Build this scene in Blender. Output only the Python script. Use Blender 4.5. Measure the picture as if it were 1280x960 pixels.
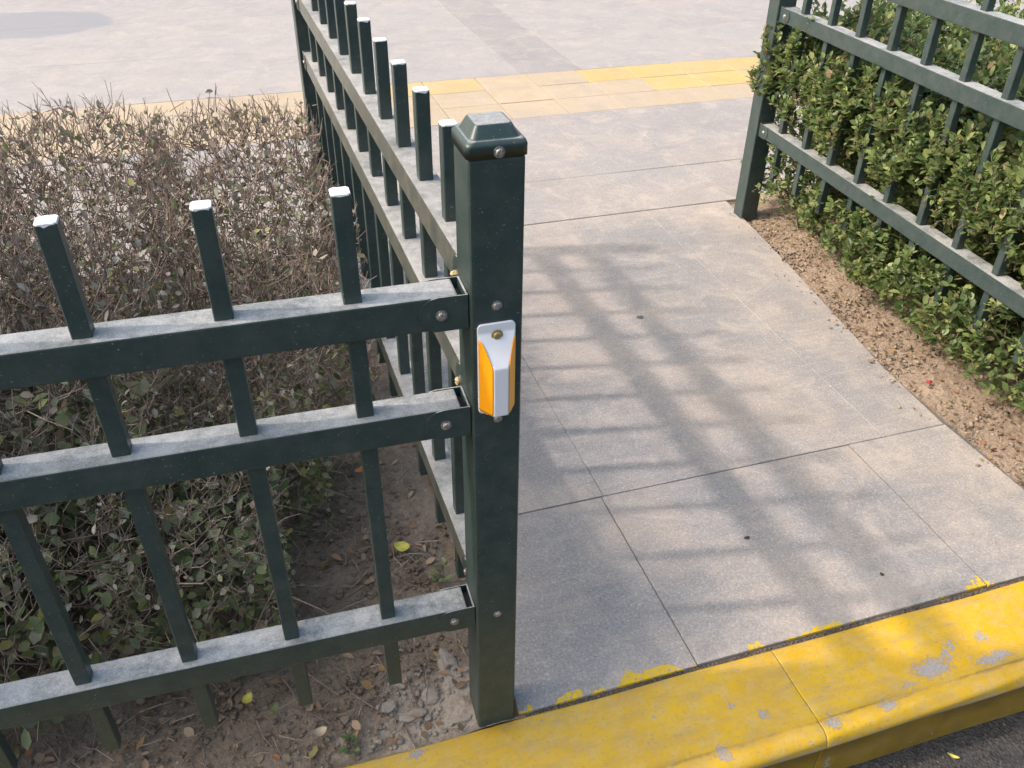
import bpy, bmesh, math, random
import numpy as np
from mathutils import Vector, Matrix
random.seed(7); rng = np.random.default_rng(11)
S = bpy.context.scene; C = S.collection
for o in list(bpy.data.objects): bpy.data.objects.remove(o)

# ------------------------------------------------------------------ camera, sky, sun, exposure
YAW, PITCH, ROLL, FPX = 0.31035, 0.61502, 0.013255, 1070.05
fwd = Vector((math.sin(YAW)*math.cos(PITCH), math.cos(YAW)*math.cos(PITCH), -math.sin(PITCH)))
rt = Vector((math.cos(YAW), -math.sin(YAW), 0)); up = rt.cross(fwd)
r2 = math.cos(ROLL)*rt + math.sin(ROLL)*up; u2 = -math.sin(ROLL)*rt + math.cos(ROLL)*up
cam = bpy.data.cameras.new('camera'); cam.sensor_width = 36; cam.lens = 36*FPX/1280
cam.clip_start = .02; cam.clip_end = 500
co = bpy.data.objects.new('camera', cam); C.objects.link(co); S.camera = co
m = Matrix((r2, u2, -fwd)).transposed().to_4x4(); m.translation = (-.24546, -.85707, 1.3163); co.matrix_world = m

SUNV = Vector((1.04, -.215, -1.0))            # the way the light travels
EL = math.atan2(1, math.hypot(1.04, .215)); AZ = math.atan2(-1.04, .215)
w = bpy.data.worlds.new('World'); S.world = w; w.use_nodes = True
sky = w.node_tree.nodes.new('ShaderNodeTexSky'); sky.sky_type = 'NISHITA'; sky.sun_disc = False
sky.sun_elevation = EL; sky.sun_rotation = AZ; sky.dust_density = 6.5; sky.air_density = 1.55; sky.ozone_density = 2.2
bg = w.node_tree.nodes['Background']; bg.inputs[1].default_value = .15
w.node_tree.links.new(sky.outputs[0], bg.inputs[0])
sl = bpy.data.lights.new('sun', 'SUN'); sl.energy = 1.5; sl.angle = math.radians(1.9); sl.color = (1, .865, .80)
so = bpy.data.objects.new('sun', sl); C.objects.link(so); so.rotation_euler = SUNV.to_track_quat('-Z', 'Y').to_euler()
S.view_settings.view_transform = 'Standard'; S.view_settings.look = 'None'
S.view_settings.exposure = 1.05; S.view_settings.gamma = 1
S.view_settings.use_curve_mapping = False

# ------------------------------------------------------------------ helpers
def tag(o, label=None, cat=None, group=None, kind=None):
    for k, v in (('label', label), ('category', cat), ('group', group), ('kind', kind)):
        if v: o[k] = v
    return o
def link(name, me, mat=None, parent=None):
    o = bpy.data.objects.new(name, me); C.objects.link(o)
    if mat is not None and me is not None:
        me.materials.clear(); me.materials.append(mat)
    if parent is not None: o.parent = parent
    return o
def empty(name, loc=(0, 0, 0), rz=0):
    o = bpy.data.objects.new(name, None); o.empty_display_size = .05; C.objects.link(o)
    o.location = loc; o.rotation_euler = (0, 0, rz); return o
def mesh(name, v, f, smooth=False):
    me = bpy.data.meshes.new(name); me.from_pydata([tuple(p) for p in v], [], f); me.update()
    if smooth: me.polygons.foreach_set('use_smooth', [True]*len(me.polygons))
    return me
def bm_mesh(name, bm, smooth=False):
    me = bpy.data.meshes.new(name); bm.to_mesh(me); bm.free()
    if smooth: me.polygons.foreach_set('use_smooth', [True]*len(me.polygons))
    return me
def box(x0, x1, y0, y1, z0, z1, bev=0, seg=1, bm=None):
    own = bm is None
    if own: bm = bmesh.new()
    vs = [bm.verts.new((x, y, z)) for z in (z0, z1) for y in (y0, y1) for x in (x0, x1)]
    fs = [bm.faces.new([vs[i] for i in q]) for q in ((0, 2, 3, 1), (4, 5, 7, 6), (0, 1, 5, 4), (2, 6, 7, 3), (0, 4, 6, 2), (1, 3, 7, 5))]
    if bev:
        es = list({e for f in fs for e in f.edges})
        bmesh.ops.bevel(bm, geom=es, offset=bev, segments=seg, affect='EDGES', profile=.6)
    return bm
def boxo(name, mat, parent, *a, **k): return link(name, bm_mesh(name, box(*a, **k)), mat, parent)
def np_mesh(name, V, F, attrs=None, mat_idx=None, smooth=False):
    """V (n,3); F list of (m,k) int arrays; attrs: per-vertex floats"""
    me = bpy.data.meshes.new(name); V = np.asarray(V, np.float32)
    me.vertices.add(len(V)); me.vertices.foreach_set('co', V.ravel())
    li = np.concatenate([f.ravel() for f in F]); ln = np.concatenate([np.full(len(f), f.shape[1]) for f in F])
    me.loops.add(len(li)); me.loops.foreach_set('vertex_index', li.astype(np.int32))
    me.polygons.add(len(ln)); st = np.concatenate([[0], np.cumsum(ln)[:-1]])
    me.polygons.foreach_set('loop_start', st.astype(np.int32)); me.polygons.foreach_set('loop_total', ln.astype(np.int32))
    if smooth: me.polygons.foreach_set('use_smooth', np.ones(len(ln), bool))
    for k, a in (attrs or {}).items():
        at = me.attributes.new(k, 'FLOAT', 'POINT'); at.data.foreach_set('value', np.asarray(a, np.float32))
    me.update(calc_edges=True); return me

# ------------------------------------------------------------------ materials
class NT:
    def __init__(s, name):
        s.m = bpy.data.materials.new(name); s.m.use_nodes = True; s.n = s.m.node_tree.nodes; s.l = s.m.node_tree.links
        s.b = s.n['Principled BSDF']; s.out = s.n['Material Output']
    def add(s, t, **k):
        n = s.n.new('ShaderNode'+t)
        for a, v in k.items(): setattr(n, a, v)
        return n
    def put(s, sock, v):
        if isinstance(v, bpy.types.NodeSocket): s.l.new(v, sock)
        elif v is not None:
            sock.default_value = (v+(1,)) if isinstance(v, tuple) and len(v) == 3 and sock.type == 'RGBA' else v
    def pos(s): return s.add('NewGeometry').outputs['Position']
    def obj(s): return s.add('TexCoord').outputs['Object']
    def noise(s, vec, scale, detail=4, rough=.6, dist=0):
        n = s.add('TexNoise'); s.put(n.inputs['Vector'], vec); n.inputs['Scale'].default_value = scale
        n.inputs['Detail'].default_value = detail; n.inputs['Roughness'].default_value = rough; n.inputs['Distortion'].default_value = dist
        return n.outputs['Fac']
    def voro(s, vec, scale, feature='F1', out='Distance', rnd=1):
        n = s.add('TexVoronoi', feature=feature); s.put(n.inputs['Vector'], vec); n.inputs['Scale'].default_value = scale
        n.inputs['Randomness'].default_value = rnd; return n.outputs[out]
    def ramp(s, fac, a, b, lo=0., hi=1.):
        n = s.add('MapRange'); n.clamp = True; s.put(n.inputs['Value'], fac)
        n.inputs['From Min'].default_value = a; n.inputs['From Max'].default_value = b
        n.inputs['To Min'].default_value = lo; n.inputs['To Max'].default_value = hi; return n.outputs['Result']
    def mix(s, f, a, b, mode='MIX'):
        n = s.add('Mix', data_type='RGBA', blend_type=mode); s.put(n.inputs['Factor'], f)
        s.put(n.inputs['A'] if False else n.inputs[6], a); s.put(n.inputs[7], b); return n.outputs[2]
    def math(s, op, a, b=None):
        n = s.add('Math', operation=op); s.put(n.inputs[0], a)
        if b is not None: s.put(n.inputs[1], b)
        return n.outputs[0]
    def xyz(s, v):
        n = s.add('SeparateXYZ'); s.put(n.inputs[0], v); return n.outputs
    def attr(s, name): return s.add('Attribute', attribute_name=name).outputs['Fac']
    def cramp(s, fac, stops):
        n = s.add('ValToRGB'); s.put(n.inputs[0], fac); e = n.color_ramp.elements
        while len(e) < len(stops): e.new(.5)
        for q, (p, c) in zip(e, stops): q.position = p; q.color = c+(1,)
        return n.outputs[0]
    def bump(s, h, strength=.3, dist=.002, prev=None):
        n = s.add('Bump'); s.put(n.inputs['Height'], h); n.inputs['Strength'].default_value = strength; n.inputs['Distance'].default_value = dist
        if prev is not None: s.l.new(prev, n.inputs['Normal'])
        return n.outputs[0]
    def done(s, col=None, rough=None, normal=None, metal=None, spec=None, sub=None):
        s.put(s.b.inputs['Base Color'], col); s.put(s.b.inputs['Roughness'], rough)
        if normal is not None: s.l.new(normal, s.b.inputs['Normal'])
        s.put(s.b.inputs['Metallic'], metal); s.put(s.b.inputs['Specular IOR Level'], spec)
        return s.m
M = {}
def green_paint(name='green_paint', film=(.02, .15), tint=(.27, .255, .225)):
    t = NT(name); P = t.pos(); N = t.xyz(t.add('NewGeometry').outputs['Normal'])
    base = t.mix(t.noise(P, 18, 3), (.014, .034, .033), (.021, .044, .043))
    # dust film plus painted sky sheen on the upward faces, rubbed and rained into blotches
    dn = t.noise(P, 55, 6, .75); dn2 = t.noise(P, 420, 3, .7); dn3 = t.noise(P, 9, 3, .6)
    upf = t.ramp(N[2], .86, .99)
    dust_sheen = t.math('MULTIPLY', upf, t.math('ADD', t.ramp(t.math('ADD', t.math('MULTIPLY', dn, .6), t.math('MULTIPLY', dn3, .5)), .38, .64, .12, .70), t.ramp(dn2, .50, .64, 0, .28)))
    c = t.mix(dust_sheen, base, (.47, .475, .47))
    side = t.ramp(t.noise(P, 30, 5, .7),   .36, .80, film[0], film[1])        # thin haze of dust on the sides
    c = t.mix(side, c, tint)
    mp = t.add('Mapping'); t.put(mp.inputs['Vector'], P); mp.inputs['Scale'].default_value = (1, 1, 2.2)
    sp = t.ramp(t.noise(mp.outputs[0], 260, 2, .5), .705, .74)       # pale specks and scratches
    c = t.mix(t.math('MULTIPLY', sp, .55), c, (.42, .43, .42))
    nrm = t.bump(t.noise(P, 600, 3), .10, .0006); nrm = t.bump(t.noise(P, 14, 2), .12, .002, nrm)
    return t.done(c, t.ramp(dust_sheen, 0, .7, .40, .72), nrm, spec=.5)
M['green'] = green_paint(); M['green_dusty'] = green_paint('dusty_green_paint', (.10, .42), (.34, .285, .235))
def white_paint():
    t = NT('white_end_paint'); P = t.pos()
    c = t.mix(t.ramp(t.noise(P, 260, 4), .45, .75), (.84, .85, .86), (.60, .60, .59)); c = t.mix(t.math('MULTIPLY', t.ramp(t.noise(P, 90, 4, .7), .5, .62), t.add('ObjectInfo').outputs['Random']), c, (.40, .39, .36))
    return t.done(c, .6, t.bump(t.noise(P, 500, 3), .25, .001))
M['white'] = white_paint()
def steel():
    t = NT('zinc_bolt'); P = t.pos()
    c = t.mix(t.ramp(t.noise(P, 300, 4), .45, .65), (.44, .44, .43), (.20, .14, .10))
    return t.done(c, .48, t.bump(t.noise(P, 900, 2), .3, .0005), metal=.75)
M['steel'] = steel()
def stone(name, c1, c2, c3, tint, paint=False, speck=.5):
    t = NT(name); P = t.pos(); X = t.xyz(P)
    n1 = t.noise(P, 2.2, 5, .62); n2 = t.noise(P, 9, 6, .7); n3 = t.noise(P, 260, 2, .6)
    rnd = t.add('ObjectInfo').outputs['Random']
    c = t.mix(t.ramp(n1, .32, .68), c1, c2)
    c = t.mix(t.ramp(n2, .38, .72, 0, .55), c, c3)
    c = t.mix(t.ramp(t.noise(P, 2.4, 6, .65), .44, .62, 0, .75), c, tint)            # tan dust carried from the beds
    cell = t.voro(P, 300, 'F1', 'Color'); cx = t.xyz(cell)[0]
    c = t.mix(t.ramp(cx, .0, 1., -.0, .42*speck), c, (.12, .12, .125))
    c = t.mix(t.math('MULTIPLY', t.ramp(t.xyz(cell)[1], .86, .93), .42*speck), c, (.72, .70, .67))   # pale feldspar grains
    pit = t.voro(P, 62, 'F1'); pitm = t.math('MULTIPLY', t.ramp(pit, .13, .06), t.ramp(t.noise(P, 7, 3), .42, .56))
    c = t.mix(t.math('MULTIPLY', pitm, .7*speck), c, (.07, .068, .066))               # small dark pits
    c = t.mix(t.ramp(rnd, 0, 1, 0, .16), c, (.22, .22, .23))
    bl = t.noise(P, 3.6, 6, .72, .6); c = t.mix(t.ramp(bl, .48, .62, 0, .70*speck), c, (.20, .195, .188)); c = t.mix(t.ramp(t.noise(P, 6.5, 6, .75, .8), .50, .64, 0, .80*speck), c, (.50, .43, .355))
    c = t.mix(t.ramp(t.noise(P, 38, 5, .75), .48, .70, 0, .40*speck), c, (.17, .168, .165))
    gr_ = t.noise(P, 190, 2, .7); c = t.mix(t.ramp(gr_, .50, .68, 0, .50*speck), c, (.10, .10, .102)); c = t.mix(t.ramp(gr_, .48, .34, 0, .40*speck), c, (.52, .49, .46))
    # streaks left by sweeping along the slabs
    mp = t.add('Mapping'); t.put(mp.inputs['Vector'], P); mp.inputs['Scale'].default_value = (1.2, 9, 1); mp.inputs['Rotation'].default_value = (0, 0, .12)
    st = t.noise(mp.outputs[0], 5, 5, .65)
    c = t.mix(t.ramp(st, .5, .75, 0, .35), c, tint)
    nrm = t.bump(n3, .7, .0022); nrm = t.bump(t.voro(P, 240), .35, .0012, nrm); nrm = t.bump(n2, .2, .003, nrm)
    r = .85
    if name == 'pale_granite':      # bluish shadow from something out of view, painted into the plaza stone
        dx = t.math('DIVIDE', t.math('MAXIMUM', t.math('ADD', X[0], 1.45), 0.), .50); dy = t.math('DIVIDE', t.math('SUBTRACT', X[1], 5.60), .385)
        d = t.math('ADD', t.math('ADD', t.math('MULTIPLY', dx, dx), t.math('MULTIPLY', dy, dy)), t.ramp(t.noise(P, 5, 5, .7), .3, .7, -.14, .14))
        shade_mask = t.ramp(d, 1.06, .90); c = t.mix(t.math('MULTIPLY', shade_mask, .85), c, (.225, .228, .24)); r = t.ramp(shade_mask, 0, 1, .85, .6)
    if paint:      # yellow kerb paint brushed over the slab edge in places
        e = t.math('ADD', t.math('MULTIPLY', t.ramp(t.noise(P, 5.5, 4, .7), .5, .72), .055), t.math('MULTIPLY', t.noise(P, 45, 4, .7), .012))
        d = t.math('SUBTRACT', t.math('ADD', -.037, e), X[1])
        pm = t.math('MULTIPLY', t.ramp(d, 0, .002), t.ramp(t.noise(P, 110, 3), .36, .48))
        c = t.mix(pm, c, (.62, .41, .02)); r = t.ramp(pm, 0, 1, .85, .6)
    return t.done(c, r, nrm, spec=.3)
M['slab'] = stone('flamed_granite', (.265, .258, .25), (.35, .328, .302), (.205, .203, .20), (.465, .388, .312), True)
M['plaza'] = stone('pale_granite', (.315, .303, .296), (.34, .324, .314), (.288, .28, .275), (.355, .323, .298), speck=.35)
M['plaza_near'] = stone('grey_granite', (.29, .28, .271), (.33, .312, .297), (.255, .25, .245), (.375, .33, .29), speck=.5)
M['plaza_dark'] = stone('mid_granite', (.268, .259, .254), (.29, .279, .272), (.25, .244, .24), (.315, .29, .27), speck=.4)
M['tile_pale'] = stone('faded_tile', (.42, .332, .21), (.455, .358, .228), (.39, .316, .214), (.42, .345, .26), speck=.25)
M['tile_yellow'] = stone('yellow_tile', (.47, .345, .10), (.50, .37, .115), (.43, .325, .125), (.46, .36, .19), speck=.2)
def dirt(name, a, b, c_, fine=1):
    t = NT(name); P = t.pos()
    c = t.mix(t.ramp(t.noise(P, 7, 6, .7), .35, .65), a, b); c = t.mix(t.ramp(t.noise(P, 60, 5, .75), .45, .7), c, c_)
    c = t.mix(t.ramp(t.voro(P, 170, 'F1', 'Distance'), .25, .1, 0, .35), c, (.42, .37, .31))
    if name == 'dry_soil':       # old mortar trodden into the ground round the corner post
        X = t.xyz(P); dx = t.math('MULTIPLY', t.math('ADD', X[0], .10), 6.5); dy = t.math('MULTIPLY', t.math('SUBTRACT', X[1], .03), 12)
        d = t.math('ADD', t.math('MULTIPLY', dx, dx), t.math('MULTIPLY', dy, dy)); d = t.math('ADD', d, t.ramp(t.noise(P, 26, 5, .7), .3, .7, -1.2, 1.2))
        c = t.mix(t.ramp(d, 1.1, .2, 0, .75), c, (.40, .35, .29))
    nrm = t.bump(t.noise(P, 120, 6, .75), .9, .006*fine); nrm = t.bump(t.voro(P, 90), .6, .004*fine, nrm)
    return t.done(c, .95, nrm, spec=.1)
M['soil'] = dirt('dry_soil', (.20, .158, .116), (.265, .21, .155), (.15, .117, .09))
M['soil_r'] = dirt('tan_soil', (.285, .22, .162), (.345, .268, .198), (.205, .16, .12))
M['joint_pale'] = dirt('pale_joint_grit', (.38, .35, .32), (.44, .40, .36), (.30, .28, .25), .5)
M['joint_path'] = dirt('path_joint_grit', (.13, .12, .105), (.19, .172, .15), (.09, .082, .072), .5)
M['joint'] = dirt('joint_dirt', (.10, .085, .07), (.16, .13, .10), (.07, .065, .06), .5)
def asphalt():
    t = NT('asphalt'); P = t.pos(); cell = t.xyz(t.voro(P, 170, 'F1', 'Color'))[0]
    c = t.mix(cell, (.030, .029, .029), (.075, .072, .068)); c = t.mix(t.ramp(t.noise(P, 30, 5, .7), .45, .7, 0, .6), c, (.06, .05, .042))
    return t.done(c, .9, t.bump(t.voro(P, 170), .8, .004), spec=.25)
M['asphalt'] = asphalt()
CHIPS = [(.791, -.157, .036, .017), (.915, -.172, .040, .008), (.838, -.143, .007, .014), (.927, -.124, .011, .008), (.446, -.152, .008, .009), (.553, -.200, .010, .013),
         (.346, -.196, .013, .012), (.666, -.199, .016, .008), (-.143, -.046, .013, .008), (.40, -.115, .006, .010), (.73, -.178, .012, .006), (1.0, -.2, .02, .006), (.86, -.125, .008, .008), (1.25, -.15, .03, .02), (-.45, -.12, .03, .015)]
def kerb_paint():
    t = NT('yellow_kerb_paint'); P = t.pos()
    wn = t.add('TexNoise'); t.put(wn.inputs['Vector'], P); wn.inputs['Scale'].default_value = 140; wn.inputs['Detail'].default_value = 4
    vm = t.add('VectorMath', operation='SCALE'); t.put(vm.inputs[0], wn.outputs['Color']); vm.inputs['Scale'].default_value = .050
    va = t.add('VectorMath', operation='ADD'); t.put(va.inputs[0], P); t.put(va.inputs[1], vm.outputs[0])
    vs = t.add('VectorMath', operation='ADD'); t.put(vs.inputs[0], va.outputs[0]); vs.inputs[1].default_value = (-.025, -.025, -.025)
    X = t.xyz(vs.outputs[0]); dmin = None
    for x, y, a, b in CHIPS:
        dx = t.math('DIVIDE', t.math('SUBTRACT', X[0], x), a); dy = t.math('DIVIDE', t.math('SUBTRACT', X[1], y), b)
        d = t.math('ADD', t.math('MULTIPLY', dx, dx), t.math('MULTIPLY', dy, dy))
        dmin = d if dmin is None else t.math('MINIMUM', dmin, d)
    chip = t.ramp(dmin, 1.0, .85)
    small = t.math('MULTIPLY', t.ramp(t.noise(P, 75, 3, .6), .67, .69), t.ramp(t.noise(P, 5, 2), .42, .55))
    chip = t.math('MULTIPLY', t.math('MAXIMUM', chip, small), t.ramp(t.noise(P, 330, 2, .6), .36, .46))
    XP = t.xyz(P)
    rub = t.math('MULTIPLY', t.ramp(t.math('ABSOLUTE', t.math('ADD', XP[2], t.math('ADD', .031, t.math('MULTIPLY', t.noise(P, 12, 4), -.006)))), .008, .003), t.ramp(t.noise(P, 30, 4, .7), .36, .5))   # paint rubbed off along the nose
    y = t.mix(t.ramp(t.noise(P, 6, 5, .7), .35, .7), (.62, .385, .007), (.53, .315, .012))
    y = t.mix(t.ramp(t.noise(P, 28, 5, .75), .44, .70, 0, .65), y, (.50, .36, .16)); y = t.mix(t.ramp(t.xyz(P)[0], .35, -.25, 0, .22), y, (.50, .38, .14))       # dusty scuffs; duller towards the left end
    mp = t.add('Mapping'); t.put(mp.inputs['Vector'], P); mp.inputs['Scale'].default_value = (3, 1, 1); mp.inputs['Rotation'].default_value = (0, 0, .9)
    sc = t.math('MULTIPLY', t.ramp(t.noise(mp.outputs[0], 24, 4, .7), .62, .70), t.ramp(t.noise(P, 4.5, 3), .48, .62))
    y = t.mix(t.math('MULTIPLY', sc, .6), y, (.33, .26, .17))
    mg = t.add('Mapping'); t.put(mg.inputs['Vector'], P); mg.inputs['Scale'].default_value = (1, 4, 4)
    y = t.mix(t.ramp(t.noise(mg.outputs[0], 11, 6, .75), .46, .70, 0, .7), y, (.38, .265, .10))     # grime dragged along the stone
    y = t.mix(t.math('MULTIPLY', t.ramp(t.noise(P, 150, 3, .6), .59, .68), .42), y, (.27, .19, .09))
    crease = t.math('MULTIPLY', t.ramp(t.math('ABSOLUTE', t.math('ADD', XP[1], t.math('ADD', .186, t.math('MULTIPLY', t.noise(P, 14, 3), .010)))), .0035, .001), t.ramp(t.noise(P, 22, 4, .7), .42, .6))
    y = t.mix(t.math('MULTIPLY', crease, .7), y, (.30, .20, .08))
    fr = t.math('MULTIPLY', t.ramp(XP[2], -.036, -.044), t.ramp(t.noise(P, 9, 5, .7), .3, .7, .55, .9)); y = t.mix(fr, y, (.185, .11, .022))   # brown front face: its shade painted in, broken up with road grime
    y = t.mix(t.ramp(dmin, 1.9, 1.0, 0, .6), y, (.36, .24, .11))
    grey = t.mix(t.noise(P, 220, 3), (.24, .23, .225), (.42, .40, .385))
    c = t.mix(chip, y, grey); c = t.mix(t.math('MULTIPLY', rub, .8), c, (.46, .36, .27))
    nrm = t.bump(t.math('SUBTRACT', 1., chip), .5, .0015); nrm = t.bump(t.noise(P, 160, 4), .22, .0015, nrm); nrm = t.bump(t.noise(P, 16, 3), .2, .004, nrm)
    return t.done(c, t.ramp(chip, 0, 1, .5, .9), nrm, spec=.4)
M['kerb'] = kerb_paint()
def wood(name, a, b):
    t = NT(name); P = t.obj(); v = t.attr('rnd')
    c = t.mix(v, a, b); c = t.mix(t.ramp(t.noise(P, 90, 3), .4, .7, 0, .4), c, (.30, .26, .22))
    return t.done(c, .85, spec=.15)
M['twig_dry'] = wood('dry_bark', (.13, .09, .072), (.36, .285, .235)); M['twig_green'] = wood('brown_bark', (.10, .07, .05), (.19, .14, .095))
def leafmat(name, stops, rough, trans):
    t = NT(name); v = t.attr('rnd'); c = t.cramp(v, stops); t.done(c, rough, spec=.35)
    tr = t.add('BsdfTranslucent'); t.l.new(c, tr.inputs[0]); mx = t.add('MixShader'); mx.inputs[0].default_value = trans
    t.l.new(t.b.outputs[0], mx.inputs[1]); t.l.new(tr.outputs[0], mx.inputs[2]); t.l.new(mx.outputs[0], t.out.inputs[0])
    return t.m
M['leaf_dry'] = leafmat('dry_leaf', [(0, (.20, .155, .12)), (.30, (.33, .275, .225)), (.46, (.27, .27, .21)), (.60, (.42, .39, .33)), (.72, (.24, .26, .17)), (.90, (.15, .18, .08)), (1, (.26, .27, .08))], .6, .15)
M['leaf_mixed'] = leafmat('dull_leaf', [(0, (.085, .12, .05)), (.35, (.14, .18, .07)), (.6, (.21, .235, .12)), (.75, (.29, .30, .21)), (.88, (.22, .18, .12)), (1, (.24, .25, .06))], .5, .2)
M['leaf_green'] = leafmat('evergreen_leaf', [(0, (.07, .12, .042)), (.35, (.14, .20, .068)), (.66, (.22, .285, .095)), (.86, (.33, .37, .14)), (.94, (.27, .20, .12)), (1, (.26, .28, .08))], .42, .36)
M['litter'] = leafmat('litter_leaf', [(0, (.12, .08, .055)), (.4, (.23, .155, .095)), (.7, (.33, .25, .17)), (.9, (.30, .14, .06)), (1, (.22, .22, .08))], .75, .1)
def simple(name, col, rough=.6, metal=0, bump=0, scale=200, var=.25):
    t = NT(name); P = t.pos(); d = tuple(x*(1-var) for x in col)
    c = t.mix(t.noise(P, scale*.4, 4, .65), col, d)
    return t.done(c, rough, t.bump(t.noise(P, scale, 4), bump, .002) if bump else None, metal=metal)
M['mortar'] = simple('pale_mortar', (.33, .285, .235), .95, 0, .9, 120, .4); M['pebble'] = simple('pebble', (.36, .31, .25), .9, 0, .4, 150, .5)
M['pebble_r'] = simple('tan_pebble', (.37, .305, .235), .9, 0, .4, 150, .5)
M['rust'] = simple('rust', (.13, .075, .045), .9, 0, .6, 200, .6); M['foam'] = simple('dry_foam', (.62, .50, .26), .9, 0, .8, 300, .5)
M['plastic'] = simple('white_reflector_plastic', (.78, .775, .80), .35, 0, .05, 200, .06)
M['gum'] = simple('old_gum', (.13, .128, .125), .8, 0, .2, 300, .4); M['dark'] = simple('scrap_and_gap_shade', (.05, .045, .042), .8, 0, .4, 300, .5); M['red'] = simple('red_scrap', (.35, .03, .04), .6, 0, .2, 300, .3)
def orange():
    t = NT('orange_reflective_sheet'); P = t.pos()
    c = t.mix(t.ramp(t.voro(P, 900, 'DISTANCE_TO_EDGE'), .0, .12), (.85, .33, .005), (.93, .36, .003))
    return t.done(c, .35, spec=.5)
M['orange'] = orange()
def brass():
    t = NT('brassy_bolt'); P = t.pos(); return t.done(t.mix(t.noise(P, 400, 3), (.55, .42, .16), (.25, .2, .12)), .45, t.bump(t.noise(P, 700, 2), .5, .001), metal=.6)
M['brass'] = brass()
def shade_patch():
    t = NT('shade_patch_stone'); P = t.pos()
    c = t.mix(t.noise(P, 6, 5), (.30, .31, .325), (.34, .345, .355)); return t.done(c, .42, t.bump(t.noise(P, 260, 2), .15, .001), spec=.5)
M['shade_patch'] = shade_patch()  # plaza stone in the tone of the painted shadow; unused
def fleaf(name, col): 
    t = NT(name); P = t.obj(); c = t.mix(t.ramp(t.noise(P, 60, 3), .4, .7, 0, .6), col, tuple(x*.45 for x in col)); return t.done(c, .6, spec=.3)
M['fl_yellow'] = fleaf('yellow_leaf', (.52, .47, .09)); M['fl_brown'] = fleaf('brown_leaf', (.33, .19, .09)); M['fl_tan'] = fleaf('tan_leaf', (.46, .37, .26)); M['fl_green'] = fleaf('green_leaf', (.16, .2, .07))
M['fl_orange'] = fleaf('orange_leaf', (.48, .20, .07))

# ------------------------------------------------------------------ ground sheets
def sheet(name, x0, x1, y0, y1, z, mat):
    o = link(name, mesh(name, [(x0, y0, z), (x1, y0, z), (x1, y1, z), (x0, y1, z)], [(0, 1, 2, 3)]), mat); return tag(o, kind='structure')
road = sheet('road', -80, 80, -80, -.10, -.135, M['asphalt'])
def vnoise(x, y, sc, seed=0):
    a = np.sin(x*sc*1.7+seed)+np.sin(y*sc*2.3+seed*2.1)+np.sin((x+y)*sc*1.1+seed*.7)+np.sin((x*.6-y*1.4)*sc*1.9+seed*1.3); return a/4
def soil_bed(name, poly, mat, zf, step=.02):
    """bed of soil inside the x(y) limits given by two functions, with clods"""
    y0, y1, xl, xr = poly; ny = int((y1-y0)/step)+1; nx = int((max(xr(y0), xr(y1))-xl)/step)+1
    u, v = np.meshgrid(np.linspace(0, 1, nx), np.linspace(0, 1, ny)); Y = y0+v*(y1-y0); XR = np.vectorize(xr)(Y); X = xl+u*(XR-xl)
    Z = zf(X, Y)+.007*vnoise(X, Y, 9, 1)+.004*vnoise(X, Y, 31, 3)+rng.normal(0, .0022, X.shape)
    V = np.stack([X, Y, Z], -1).reshape(-1, 3); i = np.arange(ny*nx).reshape(ny, nx)
    F = np.stack([i[:-1, :-1], i[:-1, 1:], i[1:, 1:], i[1:, :-1]], -1).reshape(-1, 4)
    o = link(name, np_mesh(name, V, [F], smooth=True), mat); return tag(o, kind='structure')
EDGE_R = [(-.03, 1.325), (.2, 1.325), (.44, 1.318), (.70, 1.333), (1.32, 1.42), (1.852, 1.482)]
def edge_r(y):
    for (a, xa), (b, xb) in zip(EDGE_R, EDGE_R[1:]):
        if y <= b: return xa+(xb-xa)*(y-a)/(b-a)
    return EDGE_R[-1][1]
ZL = lambda X, Y: -.014+0*X+.012*np.exp(-((X+.05)**2+(Y-.04)**2)/.01)
bed_left = soil_bed('soil_bed', (-.034, 1.85, -3.0, lambda y: .052), M['soil'], ZL, .022)
def right_bed():
    ny, nx = 110, 110; v, u = np.meshgrid(np.linspace(0, 1, ny), np.linspace(0, 1, nx), indexing='ij'); Y = -.034+v*1.888
    XL = np.vectorize(edge_r)(Y)-.004; X = XL+u**1.6*(4.6-XL)
    Z = -.016+.030*np.clip((X-XL)/.2, 0, 1)+.007*vnoise(X, Y, 9, 1)+.004*vnoise(X, Y, 31, 3)+rng.normal(0, .002, X.shape)
    V = np.stack([X, Y, Z], -1).reshape(-1, 3); i = np.arange(ny*nx).reshape(ny, nx)
    F = np.stack([i[:-1, :-1], i[:-1, 1:], i[1:, 1:], i[1:, :-1]], -1).reshape(-1, 4)
    return tag(link('soil_bed', np_mesh('soil_bed', V, [F], smooth=True), M['soil_r']), kind='structure')
bed_right = right_bed()

# ------------------------------------------------------------------ path and plaza of stone slabs
path = sheet('path', .03, 1.33, -.0225, 1.856, -.0025, M['joint_path'])
link('joint_fill', mesh('joint_fill', [(.03, -.04, -.0065), (1.33, -.04, -.0065), (1.33, -.02, -.0065), (.03, -.02, -.0065)], [(0, 1, 2, 3)]), M['joint'], path)
plaza = sheet('plaza', -80, 80, 1.85, 120, -.013, M['joint_pale'])
def slab_poly(name, pts, mat, parent, z=0., h=.03, bev=.0025):
    bm = bmesh.new(); b = [bm.verts.new((x, y, z-h)) for x, y in pts]; t = [bm.verts.new((x, y, z)) for x, y in pts]; n = len(pts)
    top = bm.faces.new(t); bm.faces.new(b[::-1])
    for i in range(n): bm.faces.new((b[i], b[(i+1) % n], t[(i+1) % n], t[i]))
    bmesh.ops.bevel(bm, geom=list(top.edges), offset=bev, segments=1, affect='EDGES')
    return link(name, bm_mesh(name, bm), mat, parent)
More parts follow.
